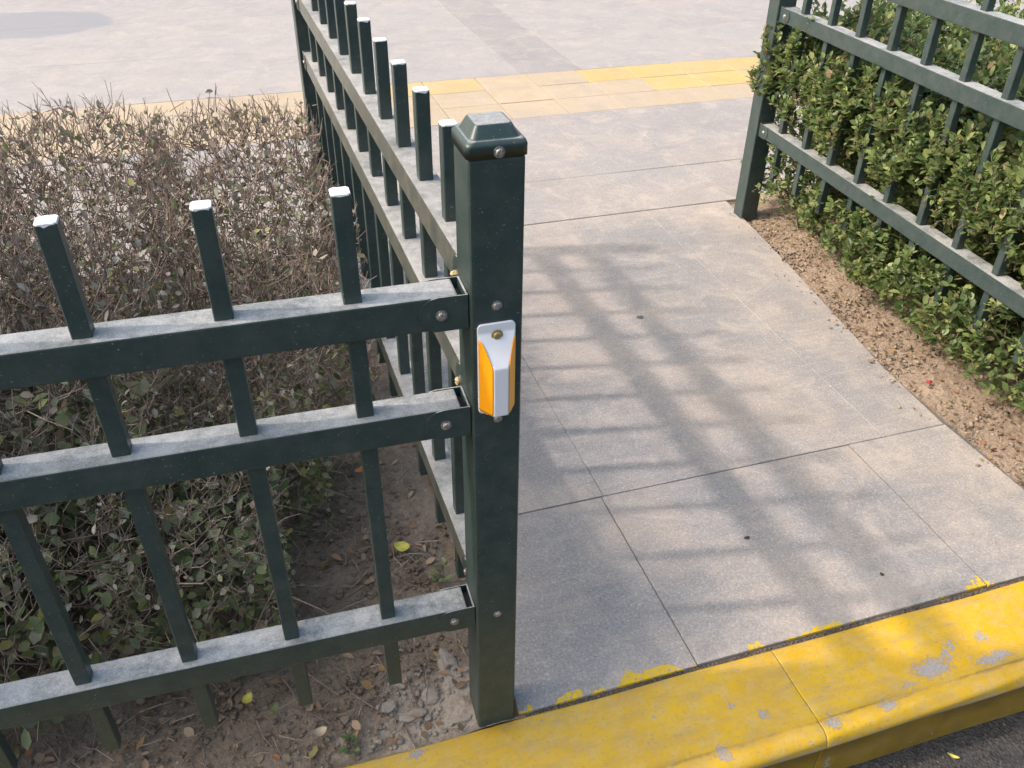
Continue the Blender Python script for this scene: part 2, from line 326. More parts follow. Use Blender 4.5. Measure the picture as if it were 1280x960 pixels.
def slab(x0, x1, y0, y1, mat, parent, name='slab', g=.0016, zj=.0008, bev=.0015):
    z = random.uniform(-zj, zj); j = lambda: random.uniform(-.0012, .0012)
    return slab_poly(name, [(x0+g+j(), y0+g+j()), (x1-g+j(), y0+g+j()), (x1-g+j(), y1-g+j()), (x0+g+j(), y1-g+j())], mat, parent, z, bev=bev)
slab(.034, .385, -.028, .4415, M['slab'], path, g=.0012, bev=.0007, zj=.0003); slab(.385, 1.034, -.0255, .4405, M['slab'], path, g=.0012, bev=.0007, zj=.0003)
slab_poly('slab', [(1.0355, -.026), (1.322, -.026), (1.322, .2), (1.317, .4395), (1.0355, .4395)], M['slab'], path, .0003, bev=.0005)
for x0, x1 in ((.034, .392), (.392, 1.137)):
    slab(x0, x1, .4415, 1.852, M['slab'], path, g=.0006, bev=.0009, zj=.0003)
slab_poly('slab', [(1.1378, .442)]+[(edge_r(y)-.002, y) for y in (.442, .7, 1.0, 1.32, 1.6, 1.850)]+[(1.1378, 1.850)], M['slab'], path, 0, bev=.0015)
XS1 = [-6, -4.9, -3.85, -2.8, -1.75, -.7, .28, 1.137, 1.80, 2.85, 3.9, 5, 6, 7, 8]
for a, b in zip(XS1, XS1[1:]): slab(a, b, 1.856, 2.235, M['plaza_near'], plaza, zj=.0004)
XS2 = [-6, -4.9, -3.8, -2.7, -1.6, -.75, .15, 1.137, 1.487, 2.45, 3.45, 4.4, 5.4, 6.4, 7.4]
for a, b in zip(XS2, XS2[1:]): slab(a, b, 2.235, 3.0, M['plaza_near'], plaza, zj=.0004)
for r in range(3):
    x = -6+.98 % .29-.29*(r % 2)*.0
    for k in range(48):
        x0 = .98+.29*(k-24); x1 = x0+.29
        yel = (r == 2 and (.05 < x0 < .97 or x0 > 1.5)) or (r == 1 and x0 > 1.8)
        slab(x0, x1, 3.0+.2345*r, 3.0+.2345*(r+1), M['tile_yellow' if yel else 'tile_pale'], plaza, 'tile', .0018)
XS3 = [-6.9, -5.4, -3.9, -2.05, .24, 1.245, 1.60, 2.62, 3.64, 4.66, 5.68, 6.7, 7.7]
ys = [3.703, 4.53, 5.48, 6.43, 7.38, 8.33, 9.28]
for y0, y1 in zip(ys, ys[1:]):
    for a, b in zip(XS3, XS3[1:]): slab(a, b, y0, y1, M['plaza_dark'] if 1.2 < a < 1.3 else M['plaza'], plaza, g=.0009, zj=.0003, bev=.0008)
for nm, (x0, x1, y0, y1) in dict(a=(-80, 80, 9.285, 120), b=(-80, -6.91, 1.856, 9.28), c=(8.01, 80, 1.856, 9.28)).items():
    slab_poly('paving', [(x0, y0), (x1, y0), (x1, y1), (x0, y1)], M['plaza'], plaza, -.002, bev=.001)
# ------------------------------------------------------------------ kerb
kerb = empty('kerb', (0, -.13, -.135)); tag(kerb, kind='structure')
def kerb_stone(x0, x1):
    prof = [(-.036, -.30), (-.036, -.003), (-.040, 0)]+[(-.040-.148*k/6, .0006*math.sin(k*1.3)) for k in range(1, 7)]
    prof += [(-.1885, -.0016), (-.1900, -.0028), (-.1925, -.0022)]
    cy, cz, rr = -.2010, -.0240, .0235
    prof += [(cy-rr*math.sin(a), cz+rr*math.cos(a)) for a in np.linspace(.25, 1.95, 10)]
    prof += [(-.2195, -.0350), (-.2175, -.0365), (-.2170, -.09), (-.2175, -.14), (-.2175, -.30)]
    xs = [x0, x0+.0025]+list(np.linspace(x0+.02, x1-.02, int((x1-x0)/.03)))+[x1-.0025, x1]; nx = len(xs)-1; V = []; n = len(prof)
    for i in range(nx+1):
        x = xs[i]; e = .0006 if i in (0, nx) else 0
        for k, (y, z) in enumerate(prof):
            V.append((x-0, y+.13+(e if y < -.2 else 0)+.0009*math.sin(x*17+k), z+.135-(e if z > -.2 else 0)*.6+.0008*math.sin(x*23+k*.8)))
    F = [(i*n+k, (i+1)*n+k, (i+1)*n+k+1, i*n+k+1) for i in range(nx) for k in range(n-1)]
    F += [tuple(range(n)), tuple(nx*n+k for k in range(n))[::-1]]
    me = mesh('kerb_stone', V, F); bm = bmesh.new(); bm.from_mesh(me); bmesh.ops.recalc_face_normals(bm, faces=bm.faces); bm.to_mesh(me); bm.free()
    for p in me.polygons: p.use_smooth = len(p.vertices) == 4
    return link('kerb_stone', me, M['kerb'], kerb)
for k in range(-4, 6): kerb_stone(.53+(k-1)*1.0+.0003, .53+k*1.0-.0003)

# ------------------------------------------------------------------ fences
RH, RD = .0431, .0432; ZT, ZM, ZLO = .8356, .6761, .3016; ZP, ZB, PW = .9652, .1428, .0206; HP, W = .996, .0634
def bolt_mesh(r, h, name='bolt'):
    """domed hex bolt on a washer, axis -y, base at the origin"""
    bm = bmesh.new(); rings = [(r*1.35, 0), (r*1.35, -.0012), (r, -.0013), (r, -h*.6), (r*.72, -h), (r*.3, -h*1.05)]
    prev = None
    for rr, y in rings:
        ring = [bm.verts.new((rr*math.cos(a), y, rr*math.sin(a))) for a in np.linspace(0, 2*math.pi, 13)[:-1]]
        if prev:
            for i in range(12): bm.faces.new((prev[i], prev[(i+1) % 12], ring[(i+1) % 12], ring[i]))
        prev = ring
    bm.faces.new(prev); bmesh.ops.recalc_face_normals(bm, faces=bm.faces)
    return bm_mesh(name, bm)
BOLT = bolt_mesh(.0052, .004); SCREW = bolt_mesh(.0046, .003); 
for b in (BOLT, SCREW): b.materials.append(M['steel'])
def bolt(parent, loc, rz=0, me=None, name='bolt', mat=None):
    o = link(name, me or BOLT, None, parent); o.location = loc; o.rotation_euler = (0, random.random()*6 if False else 0, rz); return o
PICK = bm_mesh('picket', box(-PW/2, PW/2, -PW/2, PW/2, ZB, ZP-.0012, .0012, 1)); PICK.materials.append(M['green'])
def tipmesh():
    bm = bmesh.new(); h = PW/2+.0003; n = 7; bot = []; top = []; top2 = []
    pts = [(-h+2*h*i/n, -h) for i in range(n)]+[(h, -h+2*h*i/n) for i in range(n)]+[(h-2*h*i/n, h) for i in range(n)]+[(-h, h-2*h*i/n) for i in range(n)]
    for x, y in pts:
        q = .86 if abs(x) > h*.95 and abs(y) > h*.95 else .985
        bot.append(bm.verts.new((x*q, y*q, ZP-.0020-random.choice((0, 0, 0, .0004, .001, .0025)))))
        top.append(bm.verts.new((x*q, y*q, ZP-.0008))); top2.append(bm.verts.new((x*.95*q, y*.95*q, ZP)))
    N = len(pts)
    for a, b in ((bot, top), (top, top2)):
        for i in range(N): bm.faces.new((a[i], a[(i+1) % N], b[(i+1) % N], b[i]))
    bm.faces.new(top2); bm.faces.new(bot[::-1]); return bm_mesh('white_tip', bm)
TIPS = [tipmesh() for _ in range(3)]
for t in TIPS: t.materials.append(M['white'])
def bracket_mesh(sgn, face):
    """U bracket at a rail end at x=0, rail running towards -x*sgn; a rounded cheek proud of the rail's front and back face"""
    bm = bmesh.new(); Lb = .046; h = RH
    for yy, th in ((-RD/2, -.0018), (RD/2, .0018)):
        pts = [(0, -h-.0010), (0, .0004)]+[(-Lb+.012+.0*k-.024*math.sin(a)*1.0, -h/2+(h/2+.0007)*math.cos(a)) for k, a in enumerate(np.linspace(0, math.pi, 9))]
        f = [bm.verts.new((sgn*x, yy, z)) for x, z in pts]; g = [bm.verts.new((sgn*x, yy+th, z)) for x, z in pts]; n = len(pts)
        bm.faces.new(f); bm.faces.new(g[::-1])
        for i in range(n): bm.faces.new((f[i], f[(i+1) % n], g[(i+1) % n], g[i]))
    box(min(0, -sgn*.0025), max(0, -sgn*.0025), -RD/2-.0015, RD/2+.0015, -h-.0008, .0002, bm=bm)   # end plate against the post
    box(min(0, -sgn*.04), max(0, -sgn*.04), -RD/2+.001, RD/2-.001, -h-.0028, -h-.0008, bm=bm)
    bmesh.ops.recalc_face_normals(bm, faces=bm.faces); return bm_mesh('bracket', bm)
def rail(parent, x0, x1, z, ends=(True, True)):
    """rail along local x between two posts' faces; it stops short of the bracket's end plate"""
    r = boxo('rail', M['green'], parent, x0+.011, x1-.011, -RD/2, RD/2, z-RH, z, bev=.0022, seg=2)
    boxo('end_gap_shade', M['dark'], r, x1-.0105, x1-.0032, -RD/2+.003, RD/2-.003, z-RH+.001, z-.012)  # dark block painted as the shade inside the open rail end
    for x, sg in ((x1, 1), (x0, -1)):
        b = link('bracket', bracket_mesh(sg, 0), M['green'], r); b.location = (x, 0, z)
        for yy, rz in ((-RD/2-.0018, 0), (RD/2+.0018, math.pi)): bolt(r, (x-sg*.0315, yy, z-RH*.52), rz)
    return r
def post(parent, loc, h=HP, rz=0, cap=True, base=0, screws=()):
    p = boxo('post', M['green'], parent, -W/2, W/2, -W/2, W/2, base-.05, h, bev=.0045, seg=3); p.location = loc; p.rotation_euler = (0, 0, rz)
    bm = bmesh.new(); o = W/2+.0022; prev = None
    for hw, z, rad in ((o, .0, .006), (o, .0120, .006), (o-.0008, .0145, .007), (o-.0026, .0165, .008), (o-.0050, .0176, .008), (o-.0062, .0178, .008), (o-.0072, .0190, .008), (.0205, .0300, .005), (.0185, .0310, .005), (.0150, .0313, .004)):
        ring = []
        for cx, cy, a0 in ((1, 1, 0), (-1, 1, 90), (-1, -1, 180), (1, -1, 270)):
            for k in range(4):
                a = math.radians(a0+30*k); ring.append(bm.verts.new((cx*(hw-rad)+rad*math.cos(a), cy*(hw-rad)+rad*math.sin(a), h+z)))
        if prev:
            for i in range(16): bm.faces.new((prev[i], prev[(i+1) % 16], ring[(i+1) % 16], ring[i]))
        else: bm.faces.new(ring[::-1])
        prev = ring
    bm.faces.new(prev); c = link('cap', bm_mesh('cap', bm, True), M['green'], p); md = c.modifiers.new('w', 'WEIGHTED_NORMAL')
    bolt(p, (.0015, -o, h+.0060), 0, SCREW, 'screw')
    for x, z in screws: bolt(p, (x, -W/2, z), 0, SCREW, 'screw')
    return p
def picket(parent, x, i):
    k = PICK; p = link('picket', k, None, parent); p.location = (x, 0, 0)
    t = link('white_tip', TIPS[i % 3], None, p); return p
def run(parent, mat, xs, x0, x1, dz=0, rm=None):
    """a run: a local frame (matrix) with rails and pickets; returns the parts"""
    for z in (ZT, ZM, ZLO):
        r = rail(parent, x0, x1, z+dz); r.matrix_local = mat
        if rm: r.data.materials[0] = rm
    for i, x in enumerate(xs):
        p = picket(parent, x, i); lean = Matrix.Rotation(random.uniform(-.004, .004), 4, 'Y')
        p.matrix_local = mat @ Matrix.Translation((x, 0, dz)) @ lean
fence = empty('metal_fence', (0, 0, 0))
tag(fence, 'dark green metal picket fence cornering around the bare twiggy hedge', 'fence', 'green metal fences')
post(fence, (0, 0, 0), screws=((-.0005, .8194), (.0006, .6546), (.0011, .2803)))
FA = -.02247; yc = -.0257+RD/2
front = Matrix.Rotation(FA, 4, 'Z') @ Matrix.Translation((0, yc, 0))
XP = [-.1597-.14*i for i in range(12)]
run(fence, front, XP, -1.86, -W/2-.001)
pe = Matrix.Rotation(FA, 4, 'Z') @ Vector((-1.89, yc, 0)); post(fence, tuple(pe), rz=FA)
SA = -.0178; XS, S0, SP = .00222, .18407, .145
side = Matrix.Translation((XS, 0, 0)) @ Matrix.Rotation(math.pi/2-SA, 4, 'Z')
run(fence, side, [S0+SP*i for i in range(11)], W/2+.001, 1.78-W/2-.001, rm=M['green_dusty'])
pe = side @ Vector((1.78, 0, 0)); post(fence, tuple(pe), rz=-SA)
RF0, RF1 = Vector((1.457+RD/2, 1.66, 0)), Vector((1.4005+RD/2, .46, 0)); dR = (RF1-RF0).normalized(); aR = math.atan2(dR.y, dR.x)
fence2 = empty('metal_fence', (1.47, 1.72, 0))
tag(fence2, 'dark green metal picket fence with leafy evergreen hedge growing through its rails', 'fence', 'green metal fences')
inv = Matrix.Translation((-1.47, -1.72, 0))
PR = RF0-dR*.055
rmat = inv @ Matrix.Translation(PR) @ Matrix.Rotation(aR, 4, 'Z')
DZ = .055
def s_of(y): return (y-PR.y)/dR.y
run(fence2, rmat, [s_of(1.572-.147*i) for i in range(11)], W/2+.001, s_of(-.02)-W/2-.001, DZ)
for s in (0, s_of(-.02)):
    q = PR+dR*s; post(fence2, (q.x-1.47, q.y-1.72, 0), HP+DZ, aR-math.pi/2+math.pi)
# rusty heel plate and dried foam at the corner post
gus = mesh('heel_plate', [(.0325, -.028, -.02), (.043, -.028, -.02), (.043, .028, -.02), (.0325, .028, -.02), (.0325, -.028, .045), (.0345, -.028, .045), (.0345, .028, .045), (.0325, .028, .045)],
           [(0, 3, 2, 1), (4, 5, 6, 7), (0, 1, 5, 4), (2, 3, 7, 6), (1, 2, 6, 5), (0, 4, 7, 3)])
link('heel_plate', gus, M['rust'], fence)
def lump(name, r, mat, parent, loc, sc=(1, 1, 1), seed=0, sub=3, amp=.35):
    bm = bmesh.new(); bmesh.ops.create_icosphere(bm, subdivisions=sub, radius=1); rs = random.Random(seed); ph = [rs.uniform(0, 6) for _ in range(6)]
    for v in bm.verts:
        p = v.co; n = math.sin(p.x*3+ph[0])+math.sin(p.y*3.5+ph[1])+math.sin(p.z*4+ph[2])+.6*math.sin(p.x*8+ph[3])*math.sin(p.y*9+ph[4])+.5*rs.uniform(-1, 1)
        k = r*(1+amp*n*.33); v.co = Vector((p.x*k*sc[0], p.y*k*sc[1], p.z*k*sc[2]))
    o = link(name, bm_mesh(name, bm, False), mat, parent); o.location = loc; return o
for i, z in enumerate((ZT, ZM)):
    lump('foam_plug', .0045, M['foam'], fence, (-.034, .036, z-.004), (1, .8, 1.1), i, 2, .7)
lump('concrete_chunk', .036, M['mortar'], None, (-.050, .075, -.012), (.62, 2.0, .30), 5, 4, .38)
tag(bpy.data.objects['concrete_chunk'], 'large pale broken concrete chunk on soil behind corner post', 'rubble', 'broken concrete beside the corner post')
for i, (x, y, r) in enumerate(((-.058, .004, .018), (-.098, .055, .016), (-.135, .025, .013), (-.175, .055, .011))):
    o = lump('concrete_lump', r, M['mortar'], None, (x, y, -.006), (1.4, 1, .4), 20+i, 3, .55)
    tag(o, 'small pale mortar lump half sunk in soil by corner post foot', 'rubble', 'broken concrete beside the corner post')

# ------------------------------------------------------------------ reflector on the corner post
def reflector():
    root = empty('post_reflector', (-.0015, -W/2, .733))
    tag(root, 'white post reflector with two orange sheets bolted to the corner post', 'reflector')
    hw, z0, z1 = .0232, -.0645, .0640
    def depth(x, z):
        sl = min(1., max(0., (hw-abs(x))/(hw-.0086))); d = .0205*sl
        ramp = (.052-z)/.040*.0205 if z > .012 else .0205
        lo = (z-(-.0605))/.003*.0205
        return .0030+max(0., min(d, ramp, lo))
    nx, nz = 48, 90; V = []; F = []
    for j in range(nz+1):
        z = z0+(z1-z0)*j/nz
        for i in range(nx+1):
            x = -hw+2*hw*i/nx; cz = 1.0
            cr = .006; ex = max(0, abs(x)-(hw-cr)); ez = max(0, abs(z-(z0+z1)/2)-((z1-z0)/2-cr)); rr = math.hypot(ex, ez)
            xx, zz = x, z
            if rr > cr and rr > 0:
                k = cr/rr; xx = math.copysign(hw-cr+ex*k, x); mid = (z0+z1)/2; zz = mid+math.copysign((z1-z0)/2-cr+ez*k, z-mid)
            V.append((xx, -depth(x, z), zz))
    n0 = len(V)
    for j in range(nz):
        for i in range(nx):
            a = j*(nx+1)+i; F.append((a, a+1, a+nx+2, a+nx+1))
    rim = [i for i in range(nx+1)]+[j*(nx+1)+nx for j in range(1, nz+1)]+[nz*(nx+1)+i for i in range(nx-1, -1, -1)]+[j*(nx+1) for j in range(nz-1, 0, -1)]
    for a in rim: V.append((V[a][0], -.0002, V[a][2]))
    n = len(rim)
    for k in range(n): F.append((rim[k], n0+k, n0+(k+1) % n, rim[(k+1) % n]))
    link('housing', mesh('housing', V, F, True), M['plastic'], root)
    for sg in (-1, 1):
        # a sheet on the slanting face: s runs from the outer edge (0) to the spine (1)
        V = []; F = []; ns, nt = 14, 24
        for i in range(ns+1):
            s = .05+.87*i/ns; top = .045-.033*max(0, (s-.15)/.77)**1.7; bot = -.0570+.0035*(max(0, .16-s)/.11)**2*.3+(.004*max(0, (s-.84)/.08)**2)
            for j in range(nt+1):
                z = bot+(top-bot)*j/nt; x = sg*(hw-s*(hw-.0086)); V.append((x+sg*.0006, -depth(x, z)-.0009, z))
        for i in range(ns):
            for j in range(nt):
                a = i*(nt+1)+j; q = (a, a+nt+1, a+nt+2, a+1); F.append(q if sg < 0 else q[::-1])
        me = mesh('orange_sheet', V, F, True); o = link('orange_sheet', me, M['orange'], root)
        md = o.modifiers.new('t', 'SOLIDIFY'); md.thickness = .0007; md.offset = -1
    b = link('bolt', bolt_mesh(.0053, .0035), M['brass'], root); b.location = (0, -.0046, .049)
    return root
reflector()

# ------------------------------------------------------------------ shrubs
def tubes(segs, sides=3):
    A = np.array([s[0] for s in segs]); B = np.array([s[1] for s in segs]); ra = np.array([s[2] for s in segs]); rb = np.array([s[3] for s in segs])
    d = B-A; L = np.linalg.norm(d, axis=1, keepdims=True); d = d/np.maximum(L, 1e-6)
    ref = np.where(np.abs(d[:, 2:3]) > .9, np.array([[1., 0, 0]]), np.array([[0, 0, 1.]])); u = np.cross(d, ref); u /= np.linalg.norm(u, axis=1, keepdims=True); v = np.cross(d, u)
    ring = []
    for k in range(sides):
        a = 2*math.pi*k/sides; e = u*math.cos(a)+v*math.sin(a); ring.append(A+e*ra[:, None])
    for k in range(sides):
        a = 2*math.pi*k/sides; e = u*math.cos(a)+v*math.sin(a); ring.append(B+e*rb[:, None])
    V = np.stack(ring, 1); n = len(segs); base = np.arange(n)[:, None]*(2*sides)
    F = np.concatenate([base+np.array([k, (k+1) % sides, sides+(k+1) % sides, sides+k]) for k in range(sides)], 0)
    return V.reshape(-1, 3), F, n, 2*sides
def leaves_mesh(name, P, D, U, Ls, Wd, rnd, curl):
    """folded, slightly curled leaves: P base, D along, U face normal"""
    D = D/np.linalg.norm(D, axis=1, keepdims=True); Sx = np.cross(D, U); Sx /= np.maximum(np.linalg.norm(Sx, axis=1, keepdims=True), 1e-6); Nn = np.cross(Sx, D)
    L = Ls[:, None]; Wq = Wd[:, None]; c = curl[:, None]
    def pt(t, w, h): return P+D*L*t+Sx*Wq*w+Nn*L*h
    V = np.stack([pt(0, 0, 0), pt(.30, -.40, .06), pt(.68, -.47, .06)-Nn*L*c*.35, pt(1, 0, 0)-Nn*L*c, pt(.68, .47, .06)-Nn*L*c*.35, pt(.30, .40, .06), pt(.5, 0, -.02)-Nn*L*c*.12], 1)
    n = len(P); b = np.arange(n)[:, None]*7
    F4 = np.concatenate([b+np.array([0, 6, 2, 1]), b+np.array([0, 5, 4, 6])]); F3 = np.concatenate([b+np.array([6, 3, 2]), b+np.array([6, 4, 3])])
    return np_mesh(name, V.reshape(-1, 3), [F4, F3], {'rnd': np.repeat(rnd, 7)})
def make_tree(r, H, R_, ntips, top_bias, zmin, nstem=6, jag=.05):
    """stems then twigs joined to the nearest lower node; returns segments (a,b,ra,rb,level) and tip points"""
    nodes = [np.zeros(3)]; segs = []; rad = [.007]
    stems = []
    for k in range(nstem):
        a = 2*math.pi*k/nstem+r.uniform(-.5, .5); base = np.array([math.cos(a), math.sin(a), 0])*r.uniform(.01, .07)
        p = base+np.array([0, 0, -.03]); d = np.array([math.cos(a)*.45, math.sin(a)*.45, 1.])
        nodes.append(p); rad.append(.006); 
        for s in range(6):
            q = p+d/np.linalg.norm(d)*H*.095*r.uniform(.8, 1.2)+r.normal(0, .010, 3); ra, rb = .0065-.0007*s, .0065-.0007*(s+1)
            segs.append((p, q, ra, rb)); nodes.append(q); rad.append(rb); p = q; d = d+np.array([math.cos(a)*.12, math.sin(a)*.12, 0])+r.normal(0, .16, 3)
    T = []
    while len(T) < ntips:
        x, y = r.uniform(-R_, R_, 2)
        if max(abs(x), abs(y))**1.2+0*x > R_**1.2*1.0 or math.hypot(x, y) > R_*1.22: continue
        zt = H*(1-.10*(math.hypot(x, y)/R_)**3)+r.normal(0, jag*H*.35)
        u = r.uniform(0, 1)
        if u < top_bias: z = zt-abs(r.normal(0, .06*H))
        elif u < top_bias+.5*(1-top_bias): z = r.uniform(zmin, zt); f = R_*.95/max(abs(x), abs(y), 1e-3); x, y = x*f, y*f
        else: z = r.uniform(zmin, zt)
        T.append((x, y, z))
    T = np.array(T); T = T[np.argsort(np.hypot(T[:, 0], T[:, 1])*.8+T[:, 2])]
    N = np.zeros((len(nodes)+len(T)*2+5, 3)); N[:len(nodes)] = nodes; n = len(nodes); tips = []
    for t in T:
        dd = N[:n]-t; dist = np.sqrt((dd**2).sum(1))+np.maximum(0, dd[:, 2]+.02)*3; i = int(np.argmin(dist)); a = N[i]
        v = t-a; ln = np.linalg.norm(v)
        if ln < .008: continue
        mid = a+v*.5+np.array([v[0]*.14, v[1]*.14, -abs(ln)*.06])+r.normal(0, ln*.09, 3)
        r0 = .0011+.006*min(ln, .25); r1 = r0*.75
        segs.append((a, mid, r0, (r0+r1)/2)); segs.append((mid, t, (r0+r1)/2, r1*.8)); N[n] = mid; N[n+1] = t; n += 2; tips.append((t, (t-mid)/max(np.linalg.norm(t-mid), 1e-5)))
    return segs, tips
def finish(name, segs, kind, r, tipd, leafspec):
    V, F, n, k = tubes([s[:4] for s in segs]); me = np_mesh(name+'_wood', V, [F], {'rnd': np.repeat(r.uniform(0, 1, n), k)})
    return me
def rand_dir(r, n): v = r.normal(0, 1, (n, 3)); return v/np.linalg.norm(v, axis=1, keepdims=True)
def dry_shrub(seed, H=.56, R_=.27, ntips=600, m_=460, low=False):
    r = np.random.default_rng(seed); segs, tips = make_tree(r, H, R_, ntips, .50, .10, 6, .10)
    extra = []
    for t, d in tips:                                   # clipped, forked ends
        for _ in range(r.integers(1, 4)):
            e = d*.8+r.normal(0, .55, 3)+np.array([0, 0, .55]); e = e/np.linalg.norm(e)*r.uniform(.014, .060); extra.append((t, t+e, .0013, .0008))
            if r.random() < .35: q = t+e*.6; e2 = e+r.normal(0, .02, 3); extra.append((q, q+e2*.6, .0008, .0006))
    segs = [(a, b, ra*1.35, rb*1.35) for a, b, ra, rb in segs]
    for _ in range(90):
        if not low: break
        a = np.array([r.uniform(-R_, R_), r.uniform(-R_, R_), r.uniform(.05, H*.7)]); d = rand_dir(r, 1)[0]*np.array([1, 1, .8])*r.uniform(.12, .26); b = a+d*.5+r.normal(0, .012, 3)
        extra.append((a, b, .0019, .0016)); extra.append((b, a+d, .0016, .0009))
    for _ in range(260):                                # dead criss-crossing twigs lodged in the crown
        a = np.array([r.uniform(-R_, R_), r.uniform(-R_, R_), r.uniform(.06, H*.98)]); d = rand_dir(r, 1)[0]*np.array([1, 1, .55])*r.uniform(.05, .13); b = a+d*.5+r.normal(0, .006, 3)
        extra.append((a, b, .0015, .0013)); extra.append((b, a+d, .0013, .0009))
    wood = finish('dry', segs+extra, 0, r, None, None)
    tp = np.array([t for t, d in tips]); n = int(len(tp)*.85); i = r.integers(0, len(tp), n); P = tp[i]+r.normal(0, .012, (n, 3))
    D = rand_dir(r, n)+np.array([0, 0, -.15]); U = rand_dir(r, n)+np.array([0, 0, .8])
    dry = leaves_mesh('dry_leaves', P, D, U, r.uniform(.012, .030, n), r.uniform(.008, .018, n), r.beta(1.3, 1.3, n), r.uniform(-.1, .45, n))
    P = np.stack([r.uniform(-R_, R_, m_), r.uniform(-R_, R_, m_), .05+r.beta(1.2, 2.0, m_)*H*.85], 1)
    mixed = leaves_mesh('dull_leaves', P, rand_dir(r, m_)+np.array([0, -.2, -.1]), rand_dir(r, m_)*.7+np.array([0, 0, .9]), r.uniform(.020, .038, m_)*(1.28 if low else 1), r.uniform(.014, .026, m_)*(1.28 if low else 1), r.uniform(0, 1, m_), r.uniform(-.05, .3, m_))
    return [('branches', wood, M['twig_dry']), ('dry_foliage', dry, M['leaf_dry']), ('green_foliage', mixed, M['leaf_mixed'])]
def green_shrub(seed, H=.66, R_=.27, ntips=1150, keep=None, ls=1.):
    r = np.random.default_rng(seed); segs, tips = make_tree(r, H, R_, ntips, .30, .06, 7, .14)
    if keep is not None: segs = [g for g in segs if keep(np.array([g[1]]), r)[0]]
    wood = finish('green', segs, 1, r, None, None); P = []; D = []; U = []; L = []; Q = []; sh = []
    for t, d in tips:
        tone = r.normal(0, .16); big = r.uniform(.8, 1.15); ax = d*.5+np.array([t[0], t[1], 0])*.9+np.array([0, 0, .45]); ax /= np.linalg.norm(ax)
        m_ = r.integers(8, 13)
        for k in range(m_):
            e = rand_dir(r, 1)[0]; e = e-ax*(e@ax); e /= max(np.linalg.norm(e), 1e-5); s = k/m_
            P.append(t-ax*.038*s+r.normal(0, .003, 3)); dv = e*(.55+.6*s)+ax*(1-.75*s); D.append(dv); U.append(ax*.8-e*.25+np.array([0, 0, .35])+r.normal(0, .25, 3)); L.append(r.uniform(.012, .033)*big*ls); sh.append(np.clip(r.beta(1.6, 1.8)+tone-.12*s, 0, 1) if r.random() > .03 else .94)
    P, D, U, L, sh = map(np.array, (P, D, U, L, sh))
    if keep is not None: q = keep(P, r); P, D, U, L, sh = P[q], D[q], U[q], L[q], sh[q]
    lv = leaves_mesh('green_leaves', P, D, U, L, L*r.uniform(.52, .68, len(L)), sh, r.uniform(-.05, .25, len(L)))
    return [('branches', wood, M['twig_green']), ('foliage', lv, M['leaf_green'])]
def place_shrub(name, parts, loc, rz, sc, label, group):
    root = empty(name, loc, rz); root.scale = sc; tag(root, label, 'shrub', group)
    for nm, me, mat in parts: link(nm, me, mat if not me.materials else None, root)
    for ch in root.children:
        if not ch.data.materials: ch.data.materials.append([m_ for n_, q, m_ in parts if q is ch.data][0])
    return root
DRY = [dry_shrub(s) for s in (1, 2, 3, 4)]
LOW = [dry_shrub(s, ntips=420, m_=1050, low=True) for s in (21, 22, 23)]
GRN = [green_shrub(s) for s in (5, 6, 7, 8)]
k = 0
ROWS = [(1.58, (-.27, -.68, -1.10, -1.52, -1.95)), (1.20, (-.26, -.66, -1.08, -1.50, -1.93)), (.86, (-.27, -.70, -1.10, -1.52, -1.95)), (.62, (-.36, -.72, -1.10, -1.50, -1.90)), (.34, (-.47, -.84, -1.22, -1.60, -2.0))]
LAB = ['bare brown clipped shrub at the back of the hedge facing the plaza', 'bare brown clipped shrub in the middle of the twiggy hedge',
       'bare brown shrub with leafless forked tips amid the hedge', 'bare brown shrub with dull green lower leaves near the open soil', 'bare brown shrub with dull green lower leaves just behind the front rails']
for ri, (y, xs) in enumerate(ROWS):
    for x in xs:
        sidef = x > -.4
        sc = (.88, .85, random.uniform(.98, 1.06))
        if .7 < y < .9 and sidef: sc = (.80, .72, .88)
        if y < .7: sc = (.58, .50, .66) if sidef else (.86, .74, .90)
        if y < .4: sc = (.84, .66, .74) if x < -.6 else (.62, .60, .62)
        place_shrub('bare_shrub', LOW[k % 3] if y < .7 else DRY[k % 4], (x+random.uniform(-.02, .02), y+random.uniform(-.03, .03), -.012), random.choice((0, 1.571, 3.142, 4.712))+random.uniform(-.2, .2), sc,
                    ('low bare shrub at the corner of open soil behind the front fence' if y < .7 else 'bare brown clipped shrub pressed against the left side of the side fence') if sidef else LAB[ri], 'bare shrubs of the twiggy hedge'); k += 1
